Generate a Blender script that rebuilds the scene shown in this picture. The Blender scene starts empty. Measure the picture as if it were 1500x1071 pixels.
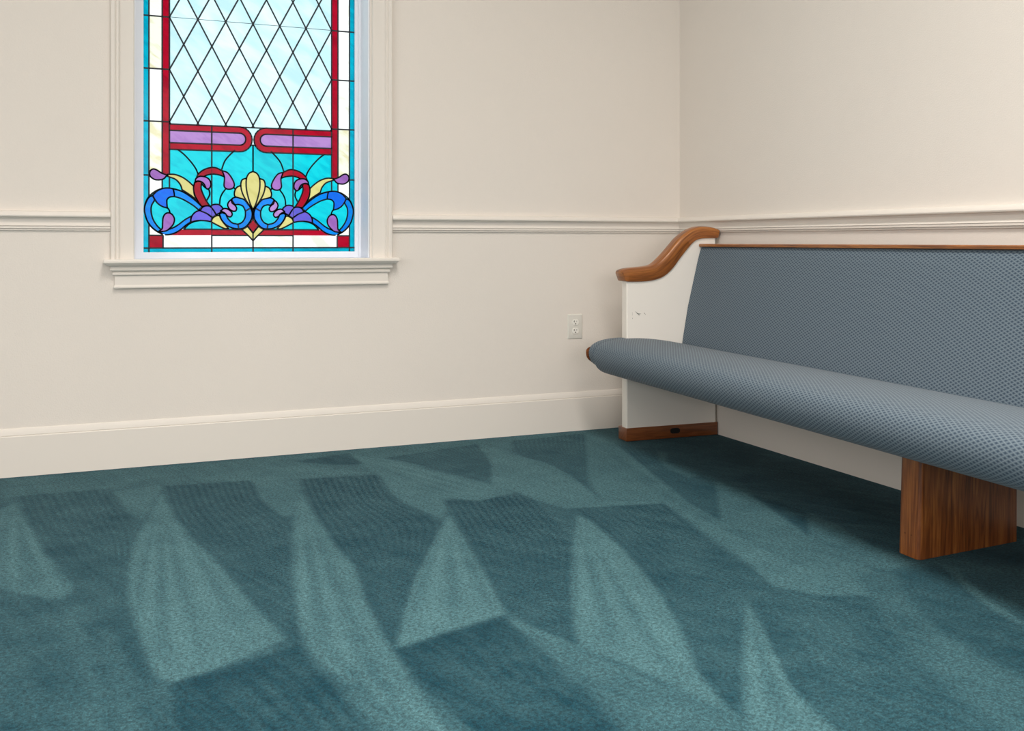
import bpy, bmesh, math, random
import numpy as np
from mathutils import Vector
from mathutils.geometry import delaunay_2d_cdt

random.seed(7)
C = bpy.context.scene.collection

# ------------------------------------------------------------------ survey of the room
FPX = 1465.0
YAW = math.atan(621 / FPX)
CAM = np.array([-2.695, -4.261, 0.9])
FW = np.array([math.sin(YAW), math.cos(YAW), 0.0])
RT = np.array([math.cos(YAW), -math.sin(YAW), 0.0])
UP = np.array([0, 0, 1.0])
WALL_Y = 0.012          # face of the back wall
WALL_X = 0.026          # face of the right wall
GLASS_Y = 0.16          # plane of the stained glass


def ray(x, y):
    return FW + (x - 750) / FPX * RT + (354 - y) / FPX * UP


def at_y(x, y, k):
    r = ray(x, y)
    return CAM + (k - CAM[1]) / r[1] * r


def floor_xy(x, y):
    r = ray(x, y)
    p = CAM + (-CAM[2] / r[2]) * r
    return (p[0], p[1])


# ------------------------------------------------------------------ materials
def new_mat(name):
    m = bpy.data.materials.new(name)
    m.use_nodes = True
    nt = m.node_tree
    b = nt.nodes['Principled BSDF']
    return m, nt, b


def N(nt, kind, **kw):
    n = nt.nodes.new(kind)
    for k, v in kw.items():
        setattr(n, k, v)
    return n


def ramp(nt, stops):
    r = N(nt, 'ShaderNodeValToRGB')
    e = r.color_ramp.elements
    while len(e) < len(stops):
        e.new(0.5)
    for i, (p, c) in enumerate(stops):
        e[i].position = p
        e[i].color = (*c, 1)
    return r


def paint(name, col, rough=0.6, bump=0.0, scale=300, var=0.0):
    m, nt, b = new_mat(name)
    b.inputs['Base Color'].default_value = (*col, 1)
    b.inputs['Roughness'].default_value = rough
    b.inputs['Specular IOR Level'].default_value = 0.3
    tc = N(nt, 'ShaderNodeTexCoord')
    if var:
        no = N(nt, 'ShaderNodeTexNoise'); no.inputs['Scale'].default_value = 1.3
        no.inputs['Detail'].default_value = 3
        nt.links.new(tc.outputs['Object'], no.inputs['Vector'])
        r = ramp(nt, [(0.3, tuple(c * (1 - var) for c in col)), (0.7, tuple(min(1, c * (1 + var)) for c in col))])
        nt.links.new(no.outputs['Fac'], r.inputs['Fac'])
        nt.links.new(r.outputs['Color'], b.inputs['Base Color'])
    if bump:
        n2 = N(nt, 'ShaderNodeTexNoise'); n2.inputs['Scale'].default_value = scale
        n2.inputs['Detail'].default_value = 2
        nt.links.new(tc.outputs['Object'], n2.inputs['Vector'])
        bp = N(nt, 'ShaderNodeBump'); bp.inputs['Strength'].default_value = bump
        bp.inputs['Distance'].default_value = 0.002
        nt.links.new(n2.outputs['Fac'], bp.inputs['Height'])
        nt.links.new(bp.outputs['Normal'], b.inputs['Normal'])
    return m


M_WALL = paint('wall_paint', (0.80, 0.745, 0.68), 0.75, 0.35, 190, 0.012)
M_TRIM = paint('trim_paint', (0.80, 0.75, 0.685), 0.42)
M_SASH = paint('sash_paint_skylit', (0.85, 0.875, 0.93), 0.4)  # bluer white: sky light on the reveal put into the colour
M_PEWWHITE = paint('pew_white_paint', (0.88, 0.835, 0.765), 0.4, 0.08, 60)
M_CEIL = paint('ceiling_paint', (0.75, 0.72, 0.66), 0.8)
M_PLATE = paint('outlet_plastic', (0.72, 0.70, 0.64), 0.35)
M_RECEP = paint('receptacle_plastic', (0.86, 0.84, 0.78), 0.3)
M_BLACK = paint('black_slot', (0.01, 0.009, 0.008), 0.6)
M_DUST = paint('black_dust_cloth', (0.012, 0.012, 0.014), 0.9)
M_LEAD = paint('lead_came', (0.028, 0.033, 0.042), 0.5)
M_BAR = paint('support_bar_steel', (0.04, 0.05, 0.06), 0.5)


def wood(name, dark, mid, light, rough=0.33):
    m, nt, b = new_mat(name)
    uv = N(nt, 'ShaderNodeUVMap')
    mp = N(nt, 'ShaderNodeMapping'); mp.inputs['Scale'].default_value = (1.1, 16, 1)
    nt.links.new(uv.outputs['UV'], mp.inputs['Vector'])
    n1 = N(nt, 'ShaderNodeTexNoise'); n1.inputs['Scale'].default_value = 3.2
    n1.inputs['Detail'].default_value = 6; n1.inputs['Distortion'].default_value = 1.3
    nt.links.new(mp.outputs['Vector'], n1.inputs['Vector'])
    mp2 = N(nt, 'ShaderNodeMapping'); mp2.inputs['Scale'].default_value = (14, 420, 1)
    nt.links.new(uv.outputs['UV'], mp2.inputs['Vector'])
    n2 = N(nt, 'ShaderNodeTexNoise'); n2.inputs['Scale'].default_value = 1.0
    n2.inputs['Detail'].default_value = 3
    nt.links.new(mp2.outputs['Vector'], n2.inputs['Vector'])
    r = ramp(nt, [(0.28, dark), (0.5, mid), (0.72, light)])
    nt.links.new(n1.outputs['Fac'], r.inputs['Fac'])
    r2 = ramp(nt, [(0.36, (0.45, 0.38, 0.33)), (0.52, (1, 1, 1))])
    nt.links.new(n2.outputs['Fac'], r2.inputs['Fac'])
    mx = N(nt, 'ShaderNodeMixRGB', blend_type='MULTIPLY'); mx.inputs['Fac'].default_value = 0.55
    nt.links.new(r.outputs['Color'], mx.inputs['Color1'])
    nt.links.new(r2.outputs['Color'], mx.inputs['Color2'])
    nt.links.new(mx.outputs['Color'], b.inputs['Base Color'])
    b.inputs['Roughness'].default_value = rough
    b.inputs['Coat Weight'].default_value = 0.25
    b.inputs['Coat Roughness'].default_value = 0.2
    bp = N(nt, 'ShaderNodeBump'); bp.inputs['Strength'].default_value = 0.15
    bp.inputs['Distance'].default_value = 0.001
    nt.links.new(n2.outputs['Fac'], bp.inputs['Height'])
    nt.links.new(bp.outputs['Normal'], b.inputs['Normal'])
    return m


M_OAK = wood('honey_oak', (0.12, 0.034, 0.007), (0.33, 0.108, 0.020), (0.50, 0.19, 0.042))
M_OAKDK = wood('dark_oak', (0.11, 0.03, 0.008), (0.22, 0.068, 0.018), (0.30, 0.10, 0.03))
M_OAKLEG = wood('leg_oak', (0.07, 0.017, 0.004), (0.24, 0.070, 0.014), (0.42, 0.15, 0.034))  # darker brown, deepened further for the shade under the seat


def fabric():
    m, nt, b = new_mat('blue_grey_diamond_weave')
    uv = N(nt, 'ShaderNodeUVMap')
    sep = N(nt, 'ShaderNodeSeparateXYZ')
    nt.links.new(uv.outputs['UV'], sep.inputs[0])

    def mth(op, a, bb=None):
        n = N(nt, 'ShaderNodeMath', operation=op)
        for i, v in enumerate((a, bb)):
            if v is None:
                continue
            if isinstance(v, (int, float)):
                n.inputs[i].default_value = v
            else:
                nt.links.new(v, n.inputs[i])
        return n.outputs[0]
    # small wobble so the weave is not perfectly regular
    no = N(nt, 'ShaderNodeTexNoise'); no.inputs['Scale'].default_value = 18
    nt.links.new(uv.outputs['UV'], no.inputs['Vector'])
    wob = mth('MULTIPLY', mth('SUBTRACT', no.outputs['Fac'], 0.5), 0.25)
    u = mth('DIVIDE', sep.outputs['X'], FAB_U)
    v = mth('DIVIDE', sep.outputs['Y'], FAB_V)
    p = mth('ADD', mth('ADD', u, v), wob)
    q = mth('ADD', mth('SUBTRACT', u, v), wob)
    dp = mth('ABSOLUTE', mth('SUBTRACT', mth('FRACT', p), 0.5))     # 0.5 on the line
    dq = mth('ABSOLUTE', mth('SUBTRACT', mth('FRACT', q), 0.5))
    ln = mth('MAXIMUM', dp, dq)
    r = ramp(nt, [(0.14, FAB_DARK), (0.30, FAB_MID), (0.42, FAB_MID), (0.47, FAB_LINE)])
    nt.links.new(ln, r.inputs['Fac'])
    # fine yarn grain
    n3 = N(nt, 'ShaderNodeTexNoise'); n3.inputs['Scale'].default_value = 700
    nt.links.new(uv.outputs['UV'], n3.inputs['Vector'])
    r3 = ramp(nt, [(0.3, (0.78, 0.78, 0.78)), (0.7, (1.15, 1.15, 1.15))])
    nt.links.new(n3.outputs['Fac'], r3.inputs['Fac'])
    mx = N(nt, 'ShaderNodeMixRGB', blend_type='MULTIPLY'); mx.inputs['Fac'].default_value = 0.8
    nt.links.new(r.outputs['Color'], mx.inputs['Color1'])
    nt.links.new(r3.outputs['Color'], mx.inputs['Color2'])
    nt.links.new(mx.outputs['Color'], b.inputs['Base Color'])
    b.inputs['Roughness'].default_value = 0.85
    b.inputs['Specular IOR Level'].default_value = 0.25
    b.inputs['Sheen Weight'].default_value = 0.13
    b.inputs['Sheen Roughness'].default_value = 0.45
    b.inputs['Sheen Tint'].default_value = (0.95, 0.92, 0.88, 1)
    bp = N(nt, 'ShaderNodeBump'); bp.inputs['Strength'].default_value = 0.5
    bp.inputs['Distance'].default_value = 0.002
    nt.links.new(ln, bp.inputs['Height'])
    nt.links.new(bp.outputs['Normal'], b.inputs['Normal'])
    return m


FAB_U, FAB_V = 0.0215, 0.0120
FAB_DARK = (0.036, 0.060, 0.092)
FAB_MID = (0.108, 0.148, 0.186)
FAB_LINE = (0.20, 0.25, 0.28)
M_FAB = fabric()


def glass(name, col, streak=None, amt=0.5, scale=9):
    m, nt, b = new_mat(name)
    nt.nodes.remove(b)
    out = nt.nodes['Material Output']
    geo = N(nt, 'ShaderNodeNewGeometry')
    att = N(nt, 'ShaderNodeAttribute', attribute_name='piece')
    ad = N(nt, 'ShaderNodeVectorMath', operation='ADD')
    nt.links.new(geo.outputs['Position'], ad.inputs[0])
    nt.links.new(att.outputs['Vector'], ad.inputs[1])
    rot = N(nt, 'ShaderNodeMapping'); rot.inputs['Rotation'].default_value = (0, -0.55, 0)
    nt.links.new(ad.outputs[0], rot.inputs['Vector'])
    mp = N(nt, 'ShaderNodeMapping'); mp.inputs['Scale'].default_value = (1, 1, 3.0)
    nt.links.new(rot.outputs[0], mp.inputs['Vector'])
    no = N(nt, 'ShaderNodeTexNoise'); no.inputs['Scale'].default_value = scale
    no.inputs['Detail'].default_value = 4; no.inputs['Distortion'].default_value = 0.5
    nt.links.new(mp.outputs['Vector'], no.inputs['Vector'])
    s = streak or tuple(c * 0.8 for c in col)
    r = ramp(nt, [(0.36, s), (0.36 + 0.32 * amt, col)])
    nt.links.new(no.outputs['Fac'], r.inputs['Fac'])
    # each piece slightly lighter or darker
    mr = N(nt, 'ShaderNodeMapRange')
    mr.inputs['From Min'].default_value = 0; mr.inputs['From Max'].default_value = 10
    mr.inputs['To Min'].default_value = 0.92; mr.inputs['To Max'].default_value = 1.08
    nt.links.new(att.outputs['Fac'], mr.inputs['Value'])
    mul = N(nt, 'ShaderNodeMixRGB', blend_type='MULTIPLY'); mul.inputs['Fac'].default_value = 1
    nt.links.new(r.outputs['Color'], mul.inputs['Color1'])
    dens = N(nt, 'ShaderNodeMixRGB', blend_type='MULTIPLY'); dens.inputs['Fac'].default_value = 1
    dens.inputs['Color2'].default_value = (0.76, 0.76, 0.76, 1)
    nt.links.new(mul.outputs['Color'], dens.inputs['Color1'])
    nt.links.new(mr.outputs['Result'], mul.inputs['Color2'])
    tr = N(nt, 'ShaderNodeBsdfTransparent'); tl = N(nt, 'ShaderNodeBsdfTranslucent')
    gl = N(nt, 'ShaderNodeBsdfGlossy'); gl.inputs['Roughness'].default_value = 0.08
    gl.inputs['Color'].default_value = (0.9, 0.9, 0.9, 1)
    nt.links.new(dens.outputs['Color'], tr.inputs['Color'])
    nt.links.new(dens.outputs['Color'], tl.inputs['Color'])
    m1 = N(nt, 'ShaderNodeMixShader'); m1.inputs['Fac'].default_value = 0.45
    nt.links.new(tr.outputs[0], m1.inputs[1]); nt.links.new(tl.outputs[0], m1.inputs[2])
    m2 = N(nt, 'ShaderNodeMixShader'); m2.inputs['Fac'].default_value = 0.007
    nt.links.new(m1.outputs[0], m2.inputs[1]); nt.links.new(gl.outputs[0], m2.inputs[2])
    nt.links.new(m2.outputs[0], out.inputs['Surface'])
    return m


G = {}
G['pale'] = glass('pale_opal_glass', (0.64, 0.79, 0.79), (0.46, 0.68, 0.70), 1.0, 5)
G['white'] = glass('white_opal_glass', (0.85, 0.84, 0.80), (0.72, 0.70, 0.60), 0.4, 8)
G['cream'] = glass('cream_opal_glass', (0.76, 0.76, 0.62), (0.66, 0.60, 0.38), 0.5, 10)
G['teal'] = glass('teal_glass', (0.0, 0.36, 0.48), (0.0, 0.27, 0.38), 0.6)
G['cyan'] = glass('turquoise_glass', (0.004, 0.50, 0.55), (0.0, 0.40, 0.48), 0.7, 14)
G['red'] = glass('ruby_glass', (0.34, 0.002, 0.016), (0.25, 0.001, 0.012), 0.6)
G['purple'] = glass('lilac_glass', (0.38, 0.20, 0.46), (0.32, 0.16, 0.41), 0.6, 14)
G['mauve'] = glass('mauve_glass', (0.29, 0.12, 0.38), (0.24, 0.09, 0.32), 0.6, 14)
G['blue'] = glass('sky_blue_glass', (0.0, 0.16, 0.60), (0.0, 0.21, 0.57), 0.6, 20)
G['deep'] = glass('cobalt_glass', (0.004, 0.10, 0.56), (0.0, 0.13, 0.58), 0.6, 20)
G['yellow'] = glass('straw_glass', (0.56, 0.50, 0.18), (0.49, 0.44, 0.14), 0.6, 14)
G['lav'] = glass('periwinkle_glass', (0.12, 0.09, 0.48), (0.09, 0.09, 0.46), 0.6, 20)


# ------------------------------------------------------------------ mesh helpers
def link(name, me, mat=None, parent=None, sharp=None):
    if mat is not None:
        me.materials.append(mat)
    if sharp is not None:
        me.shade_smooth()
        me.set_sharp_from_angle(angle=math.radians(sharp))
    o = bpy.data.objects.new(name, me)
    C.objects.link(o)
    if parent is not None:
        o.parent = parent
    return o


def fix(bm):
    bmesh.ops.recalc_face_normals(bm, faces=bm.faces)


def loft(name, secs, mat, parent=None, cap=True, sharp=35, us=None, swap=False):
    """closed rings lofted in order; uv u = distance along the loft, v = distance round the ring (metres)"""
    bm = bmesh.new()
    uvl = bm.loops.layers.uv.new('UVMap')
    n = len(secs[0])
    rows = [[bm.verts.new(p) for p in s] for s in secs]
    if us is None:
        us = [0]
        for a, b in zip(secs, secs[1:]):
            ca = Vector([sum(p[i] for p in a) / n for i in range(3)])
            cb = Vector([sum(p[i] for p in b) / n for i in range(3)])
            us.append(us[-1] + (cb - ca).length)
    mid = secs[len(secs) // 2]
    vs = [0]
    for i in range(n):
        vs.append(vs[-1] + (Vector(mid[(i + 1) % n]) - Vector(mid[i])).length)
    for i in range(len(rows) - 1):
        for j in range(n):
            k = (j + 1) % n
            f = bm.faces.new((rows[i][j], rows[i][k], rows[i + 1][k], rows[i + 1][j]))
            uvs = [(us[i], vs[j]), (us[i], vs[j + 1]), (us[i + 1], vs[j + 1]), (us[i + 1], vs[j])]
            for l, t in zip(f.loops, uvs):
                l[uvl].uv = (t[1], t[0]) if swap else t
    if cap:
        for r, s in ((rows[0], secs[0]), (rows[-1], secs[-1])):
            f = bm.faces.new(r)
            for l, p in zip(f.loops, s):
                l[uvl].uv = (p[0], p[2]) if not swap else (p[2], p[0])
    fix(bm)
    me = bpy.data.meshes.new(name); bm.to_mesh(me); bm.free()
    return link(name, me, mat, parent, sharp)


def box_bm(bm, x0, x1, y0, y1, z0, z1):
    v = [bm.verts.new((x, y, z)) for x in (x0, x1) for y in (y0, y1) for z in (z0, z1)]
    for q in ((0, 1, 3, 2), (4, 6, 7, 5), (0, 4, 5, 1), (2, 3, 7, 6), (0, 2, 6, 4), (1, 5, 7, 3)):
        bm.faces.new([v[i] for i in q])


def boxes(name, bs, mat, parent=None, bevel=0.0, uvaxis=2):
    bm = bmesh.new()
    for b in bs:
        box_bm(bm, *b)
    if bevel:
        bmesh.ops.bevel(bm, geom=list(bm.edges), offset=bevel, segments=3, affect='EDGES', profile=0.5)
    fix(bm)
    uvl = bm.loops.layers.uv.new('UVMap')
    for f in bm.faces:
        nx, ny, nz = (abs(c) for c in f.normal)
        for l in f.loops:
            c = l.vert.co
            a = c[uvaxis]
            o = [i for i in range(3) if i != uvaxis]
            other = c[o[0]] + c[o[1]]
            l[uvl].uv = (a, other)
    me = bpy.data.meshes.new(name); bm.to_mesh(me); bm.free()
    return link(name, me, mat, parent, 40)


def empty(name, loc, rz=0.0, parent=None):
    o = bpy.data.objects.new(name, None)
    o.empty_display_size = 0.2
    C.objects.link(o)
    o.location = loc
    o.rotation_euler = (0, 0, rz)
    if parent: o.parent = parent
    return o


def smooth(pts, n=6, closed=False):
    """Catmull-Rom through 2-D points"""
    P = [np.array(p, float) for p in pts]
    out = []
    m = len(P)
    rng = range(m) if closed else range(m - 1)
    for i in rng:
        p1, p2 = P[i], P[(i + 1) % m]
        p0 = P[i - 1] if (closed or i > 0) else 2 * p1 - p2
        p3 = P[(i + 2) % m] if (closed or i + 2 < m) else 2 * p2 - p1
        for j in range(n):
            t = j / n
            out.append(tuple(0.5 * ((2 * p1) + (-p0 + p2) * t + (2 * p0 - 5 * p1 + 4 * p2 - p3) * t * t
                                    + (-p0 + 3 * p1 - 3 * p2 + p3) * t ** 3)))
    if not closed:
        out.append(tuple(P[-1]))
    return out


def struct(o):
    o['kind'] = 'structure'
    return o


# ------------------------------------------------------------------ room shell
RX0, RY0, RZ1 = -6.6, -8.2, 4.1
WIN_X0, WIN_X1, WIN_Z0, WIN_Z1 = -2.527, -1.560, 0.812, 2.72
TH = 0.20
struct(boxes('wall_back', [
    (RX0, WIN_X0, WALL_Y, WALL_Y + TH, 0, RZ1),
    (WIN_X1, WALL_X + TH, WALL_Y, WALL_Y + TH, 0, RZ1),
    (WIN_X0, WIN_X1, WALL_Y, WALL_Y + TH, 0, WIN_Z0),
    (WIN_X0, WIN_X1, WALL_Y, WALL_Y + TH, WIN_Z1, RZ1)], M_WALL))
struct(boxes('wall_right', [(WALL_X, WALL_X + TH, RY0, WALL_Y, 0, RZ1)], M_WALL))
struct(boxes('wall_left', [(RX0 - TH, RX0, RY0, WALL_Y + TH, 0, RZ1)], M_WALL))
struct(boxes('wall_front', [(RX0, WALL_X + TH, RY0 - TH, RY0, 0, RZ1)], M_WALL))
struct(boxes('ceiling', [(RX0 - TH, WALL_X + TH, RY0 - TH, WALL_Y + TH, RZ1, RZ1 + 0.1)], M_CEIL))


def run_profile(name, prof, wall, a0, a1, mat):
    """prof = (out, z) pairs; wall 'back' runs along X, 'right' along Y"""
    secs = []
    for a in (a0, a1):
        if wall == 'back':
            secs.append([(a, WALL_Y - d, z) for d, z in prof])
        else:
            secs.append([(WALL_X - d, a, z) for d, z in prof])
    return struct(loft(name, secs, mat, sharp=28))


RAIL = [(0, 1.020), (0.012, 1.0195), (0.021, 1.016), (0.0265, 1.009), (0.0285, 1.001), (0.027, 0.9965),
        (0.013, 0.993), (0.0065, 0.986), (0.0050, 0.978), (0.0075, 0.970), (0.0135, 0.9635), (0.0140, 0.9615),
        (0.0070, 0.9610), (0.0070, 0.9592), (0.0135, 0.9588), (0.0135, 0.9515), (0.0040, 0.9505), (0.0040, 0.9490), (0.0085, 0.9485), (0.0085, 0.9440),
        (0.004, 0.9425), (0, 0.9425)]
BASE = [(0, 0.184), (0.003, 0.183), (0.006, 0.177), (0.0095, 0.165), (0.0105, 0.1585), (0.0085, 0.1575),
        (0.0085, 0.1560), (0.0125, 0.1555), (0.014, 0.153), (0.014, 0.0), (0, 0.0)]
CAS_L, CAS_R = -2.613, -1.463
run_profile('trim_1', RAIL, 'back', RX0, CAS_L - 0.0005, M_TRIM)
run_profile('trim_2', RAIL, 'back', CAS_R + 0.0005, WALL_X, M_TRIM)
run_profile('trim_3', RAIL, 'right', RY0, WALL_Y - 0.001, M_TRIM)
run_profile('baseboard_back', BASE, 'back', RX0, WALL_X, M_TRIM)
run_profile('baseboard_right', BASE, 'right', RY0, WALL_Y - 0.001, M_TRIM)

# ------------------------------------------------------------------ window: joinery
win = struct(empty('window_1', (-2.04, WALL_Y, 0.83)))


def wchild(o):
    o.parent = win
    o.matrix_parent_inverse = win.matrix_world.inverted()
    return o


win.matrix_world
bpy.context.view_layer.update()
# casing, mitred at the head; profile = (from outer edge, out of the wall)
CP = [(0, 0), (0, 0.021), (0.003, 0.0245), (0.012, 0.0255), (0.017, 0.0235), (0.0195, 0.018), (0.0235, 0.0185),
      (0.0275, 0.021), (0.031, 0.0195), (0.033, 0.0145), (0.037, 0.0135), (0.084, 0.0120), (0.0875, 0.0095), (0.0885, 0)]
CTOP = WIN_Z1 + 0.086
secs = [[(CAS_L + a, WALL_Y - d, 0.8285) for a, d in CP],
        [(CAS_L + a, WALL_Y - d, CTOP - a) for a, d in CP],
        [(CAS_R - a, WALL_Y - d, CTOP - a) for a, d in CP],
        [(CAS_R - a, WALL_Y - d, 0.8285) for a, d in CP]]
wchild(loft('casing', secs, M_TRIM, sharp=25))
JL, JR, JT, SY = -2.5195, -1.5675, 2.712, 0.150
wchild(boxes('jamb', [(WIN_X0 + 0.0005, JL, WALL_Y + 0.0005, WALL_Y + TH, 0.83, JT),
                      (JR, WIN_X1 - 0.0005, WALL_Y + 0.0005, WALL_Y + TH, 0.83, JT),
                      (WIN_X0 + 0.0005, WIN_X1 - 0.0005, WALL_Y + 0.0005, WALL_Y + TH, JT, WIN_Z1 - 0.0005)],
             M_SASH, bevel=0.001))
# stool and moulded apron with mitred returns: (out, z)
AX0, AX1, AD = -2.598, -1.482, 0.014
SP = [(0.014, 0.7135), (0.0175, 0.7150), (0.0185, 0.7200), (0.0165, 0.7245), (0.0140, 0.7275), (0.0140, 0.7640),
      (0.0155, 0.7655), (0.0205, 0.7665), (0.0225, 0.7690), (0.0225, 0.7750), (0.0205, 0.7775), (0.0190, 0.7795),
      (0.0255, 0.7835), (0.0300, 0.7850), (0.0315, 0.7880), (0.0310, 0.7920), (0.0290, 0.7945), (0.0290, 0.7990),
      (0.0320, 0.8030), (0.0385, 0.8050)]
secs = []
for d, z in SP:
    e = d - AD
    secs.append([(AX0 - e, WALL_Y, z), (AX0 - e, WALL_Y - d, z), (AX1 + e, WALL_Y - d, z), (AX1 + e, WALL_Y, z)])
wchild(loft('apron', secs, M_TRIM, sharp=20))
sd = 0.056
nose = [(sd - 0.004, 0.8130), (sd - 0.0005, 0.8160), (sd, 0.8210), (sd - 0.001, 0.8255), (sd - 0.004, 0.8295)]
secs = []
secs.append([(AX0 - 0.030, WALL_Y, 0.8052), (AX0 - 0.030, WALL_Y - 0.044, 0.8052), (AX1 + 0.030, WALL_Y - 0.044, 0.8052), (AX1 + 0.030, WALL_Y, 0.8052)])
for d, z in nose:
    e = d - AD
    secs.append([(AX0 - e, WALL_Y, z), (AX0 - e, WALL_Y - d, z), (AX1 + e, WALL_Y - d, z), (AX1 + e, WALL_Y, z)])
st = loft('stool', secs, M_TRIM, sharp=25)
wchild(st)
wchild(boxes('sill_board', [(WIN_X0 + 0.001, WIN_X1 - 0.001, WALL_Y - 0.02, WALL_Y + TH, 0.8125, 0.8298)], M_SASH))
# sash frame
GX0 = at_y(210, 300, GLASS_Y)[0]
GX1 = at_y(519, 300, GLASS_Y)[0]
GZ0 = 0.856
GZ1 = 2.684
fr = [(JL, JL + 0.012, SY - 0.012, SY + 0.03, 0.83, JT), (JR - 0.010, JR, SY - 0.012, SY + 0.03, 0.83, JT),
      (JL + 0.012, GX0, SY, SY + 0.03, 0.83, JT), (GX1, JR - 0.010, SY, SY + 0.03, 0.83, JT),
      (GX0, GX1, SY, SY + 0.03, 0.83, GZ0), (GX0, GX1, SY, SY + 0.03, GZ1, JT)]
wchild(boxes('sash_frame', fr, M_SASH))

# ------------------------------------------------------------------ window: stained glass
# scroll work surveyed on the left half and mirrored about the centre line
K1 = 5.3555


def g(cx, cy):
    p = at_y(200 + cx / K1, 180 + cy / K1, GLASS_Y)
    return (p[0], p[2])


MX = at_y(200 + 914 / K1, 300, GLASS_Y)[0]


def gx(px): return at_y(px, 300, GLASS_Y)[0]


pieces = []          # (colour, polygon, cut id)   later entries lie over earlier ones
cames = []           # extra cuts through a colour


def rect(c, x0, x1, z0, z1):
    if x1 > x0 and z1 > z0:
        pieces.append((c, [(x0, z0), (x1, z0), (x1, z1), (x0, z1)]))


def both(c, *curves, n=5):
    """closed outline of smooth curves meeting at corners, on both sides of the centre line"""
    pts = []
    for cv in curves:
        s = smooth([g(*p) for p in cv], n) if len(cv) > 2 else [g(*p) for p in cv]
        if pts and np.hypot(pts[-1][0] - s[0][0], pts[-1][1] - s[0][1]) < 1e-4:
            s = s[1:]
        pts += s
    if np.hypot(pts[-1][0] - pts[0][0], pts[-1][1] - pts[0][1]) < 1e-4:
        pts = pts[:-1]
    pieces.append((c, pts))
    pieces.append((c, [(2 * MX - x, z) for x, z in pts][::-1]))


def cut(*pts):
    s = smooth([g(*p) for p in pts], 6)
    cames.append(s)
    cames.append([(2 * MX - x, z) for x, z in s])


xb, xw = gx(218.2), gx(237.6)             # blue|white, white|red
xr = gx(248.2)                            # red|lattice
xb2, xw2, xr2 = 2 * MX - xb, 2 * MX - xw, 2 * MX - xr
zrow = at_y(250.2, 178.6, GLASS_Y)[1 + 1]
HZ = at_y(250.2, 25.2, GLASS_Y)[2] / 2 - at_y(250.2, 178.6, GLASS_Y)[2] / 2
zb0 = at_y(240, 363.4, GLASS_Y)[2]        # top of bottom blue strip
zw0 = at_y(240, 344.8, GLASS_Y)[2]        # top of white strip
zr0 = at_y(270, 336.0, GLASS_Y)[2]        # top of red strip
zmid = at_y(213, 256.3, GLASS_Y)[2]
TOPN = int((GZ1 - 0.05 - zrow) / HZ)
ztop = GZ1 - 0.022
rows = [GZ0, zb0, zmid] + [zrow + HZ * i for i in range(0, TOPN + 1)] + [GZ1]
for z0, z1 in zip(rows, rows[1:]):
    rect('teal', GX0, xb, z0, z1)
    rect('teal', xb2, GX1, z0, z1)
xg1, xg2 = gx(310.2), 2 * MX - gx(310.2)
for a, b in ((xb, xg1), (xg1, MX), (MX, xg2), (xg2, xb2)):
    rect('teal', a, b, GZ0, zb0)
    rect('white', a, b, zb0, zw0)
rect('red', xb, xw + 0.0035, zb0, zw0)
rect('red', xw2 - 0.0035, xb2, zb0, zw0)
rect('white', xb, xw, zw0, zmid)
rect('white', xw2, xb2, zw0, zmid)
side = ['cream', 'white', 'cream', 'white', 'white', 'cream', 'white', 'cream', 'white', 'white']
for i, (z0, z1) in enumerate(zip(rows[2:], rows[3:])):
    rect(side[i], xb, xw, z0, z1)
    rect('white' if i != 0 else 'cream', xw2, xb2, z0, z1)
    rect('red', xw, xr, z0, z1)
    rect('red', xr2, xw2, z0, z1)
# turquoise field
rect('cyan', xw, xw2, zr0, zmid)
zbar1 = at_y(250, 181.6, GLASS_Y)[2]
zbar0 = at_y(250, 218.8, GLASS_Y)[2]
for a, b in ((xr, xg1), (xg1, MX), (MX, xg2), (xg2, xr2)):
    rect('cyan', a, b, zr0, zbar0 + 0.03)
for a, b in ((xg1, MX), (MX, xg2)):
    rect('red', a, b, zw0, zr0)
both('red', [(225, 882), (232, 846)], [(232, 846), (380, 835)], [(380, 835), (590, 835)], [(590, 835), (590, 882)], [(590, 882), (225, 882)])
# lattice of pale lozenges
dw = (xr2 - xr) / 6
zlow, zhigh = zbar1, ztop


def clip(poly, x0, x1, z0, z1):
    def cl(pts, f, inter):
        o = []
        for i in range(len(pts)):
            a, b = pts[i], pts[(i + 1) % len(pts)]
            if f(a): o.append(a)
            if f(a) != f(b): o.append(inter(a, b))
        return o

    def ix(v): return lambda a, b: (v, a[1] + (b[1] - a[1]) * (v - a[0]) / (b[0] - a[0]))

    def iz(v): return lambda a, b: (a[0] + (b[0] - a[0]) * (v - a[1]) / (b[1] - a[1]), v)
    for f, it in ((lambda p: p[0] >= x0, ix(x0)), (lambda p: p[0] <= x1, ix(x1)),
                  (lambda p: p[1] >= z0, iz(z0)), (lambda p: p[1] <= z1, iz(z1))):
        if len(poly) < 3: return []
        poly = cl(poly, f, it)
    q = []
    for p in poly:
        if not q or abs(p[0] - q[-1][0]) + abs(p[1] - q[-1][1]) > 1e-6: q.append(p)
    if len(q) > 1 and abs(q[0][0] - q[-1][0]) + abs(q[0][1] - q[-1][1]) < 1e-6: q.pop()
    return q


rect('pale', xr, xr2, zbar0 + 0.03, zlow + 0.01)
for i in range(0, 13):
    for j in range(-1, 2 * (TOPN + 3)):
        if (i + j) % 2 == 0: continue
        cx, cz = xr + i * dw / 2, zrow + j * HZ / 2
        q = clip([(cx - dw / 2, cz), (cx, cz - HZ / 2), (cx + dw / 2, cz), (cx, cz + HZ / 2)], xr, xr2, zlow - 0.001, zhigh)
        if len(q) >= 3: pieces.append(('pale', q))
rect('teal', GX0, GX1, ztop, GZ1)


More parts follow.
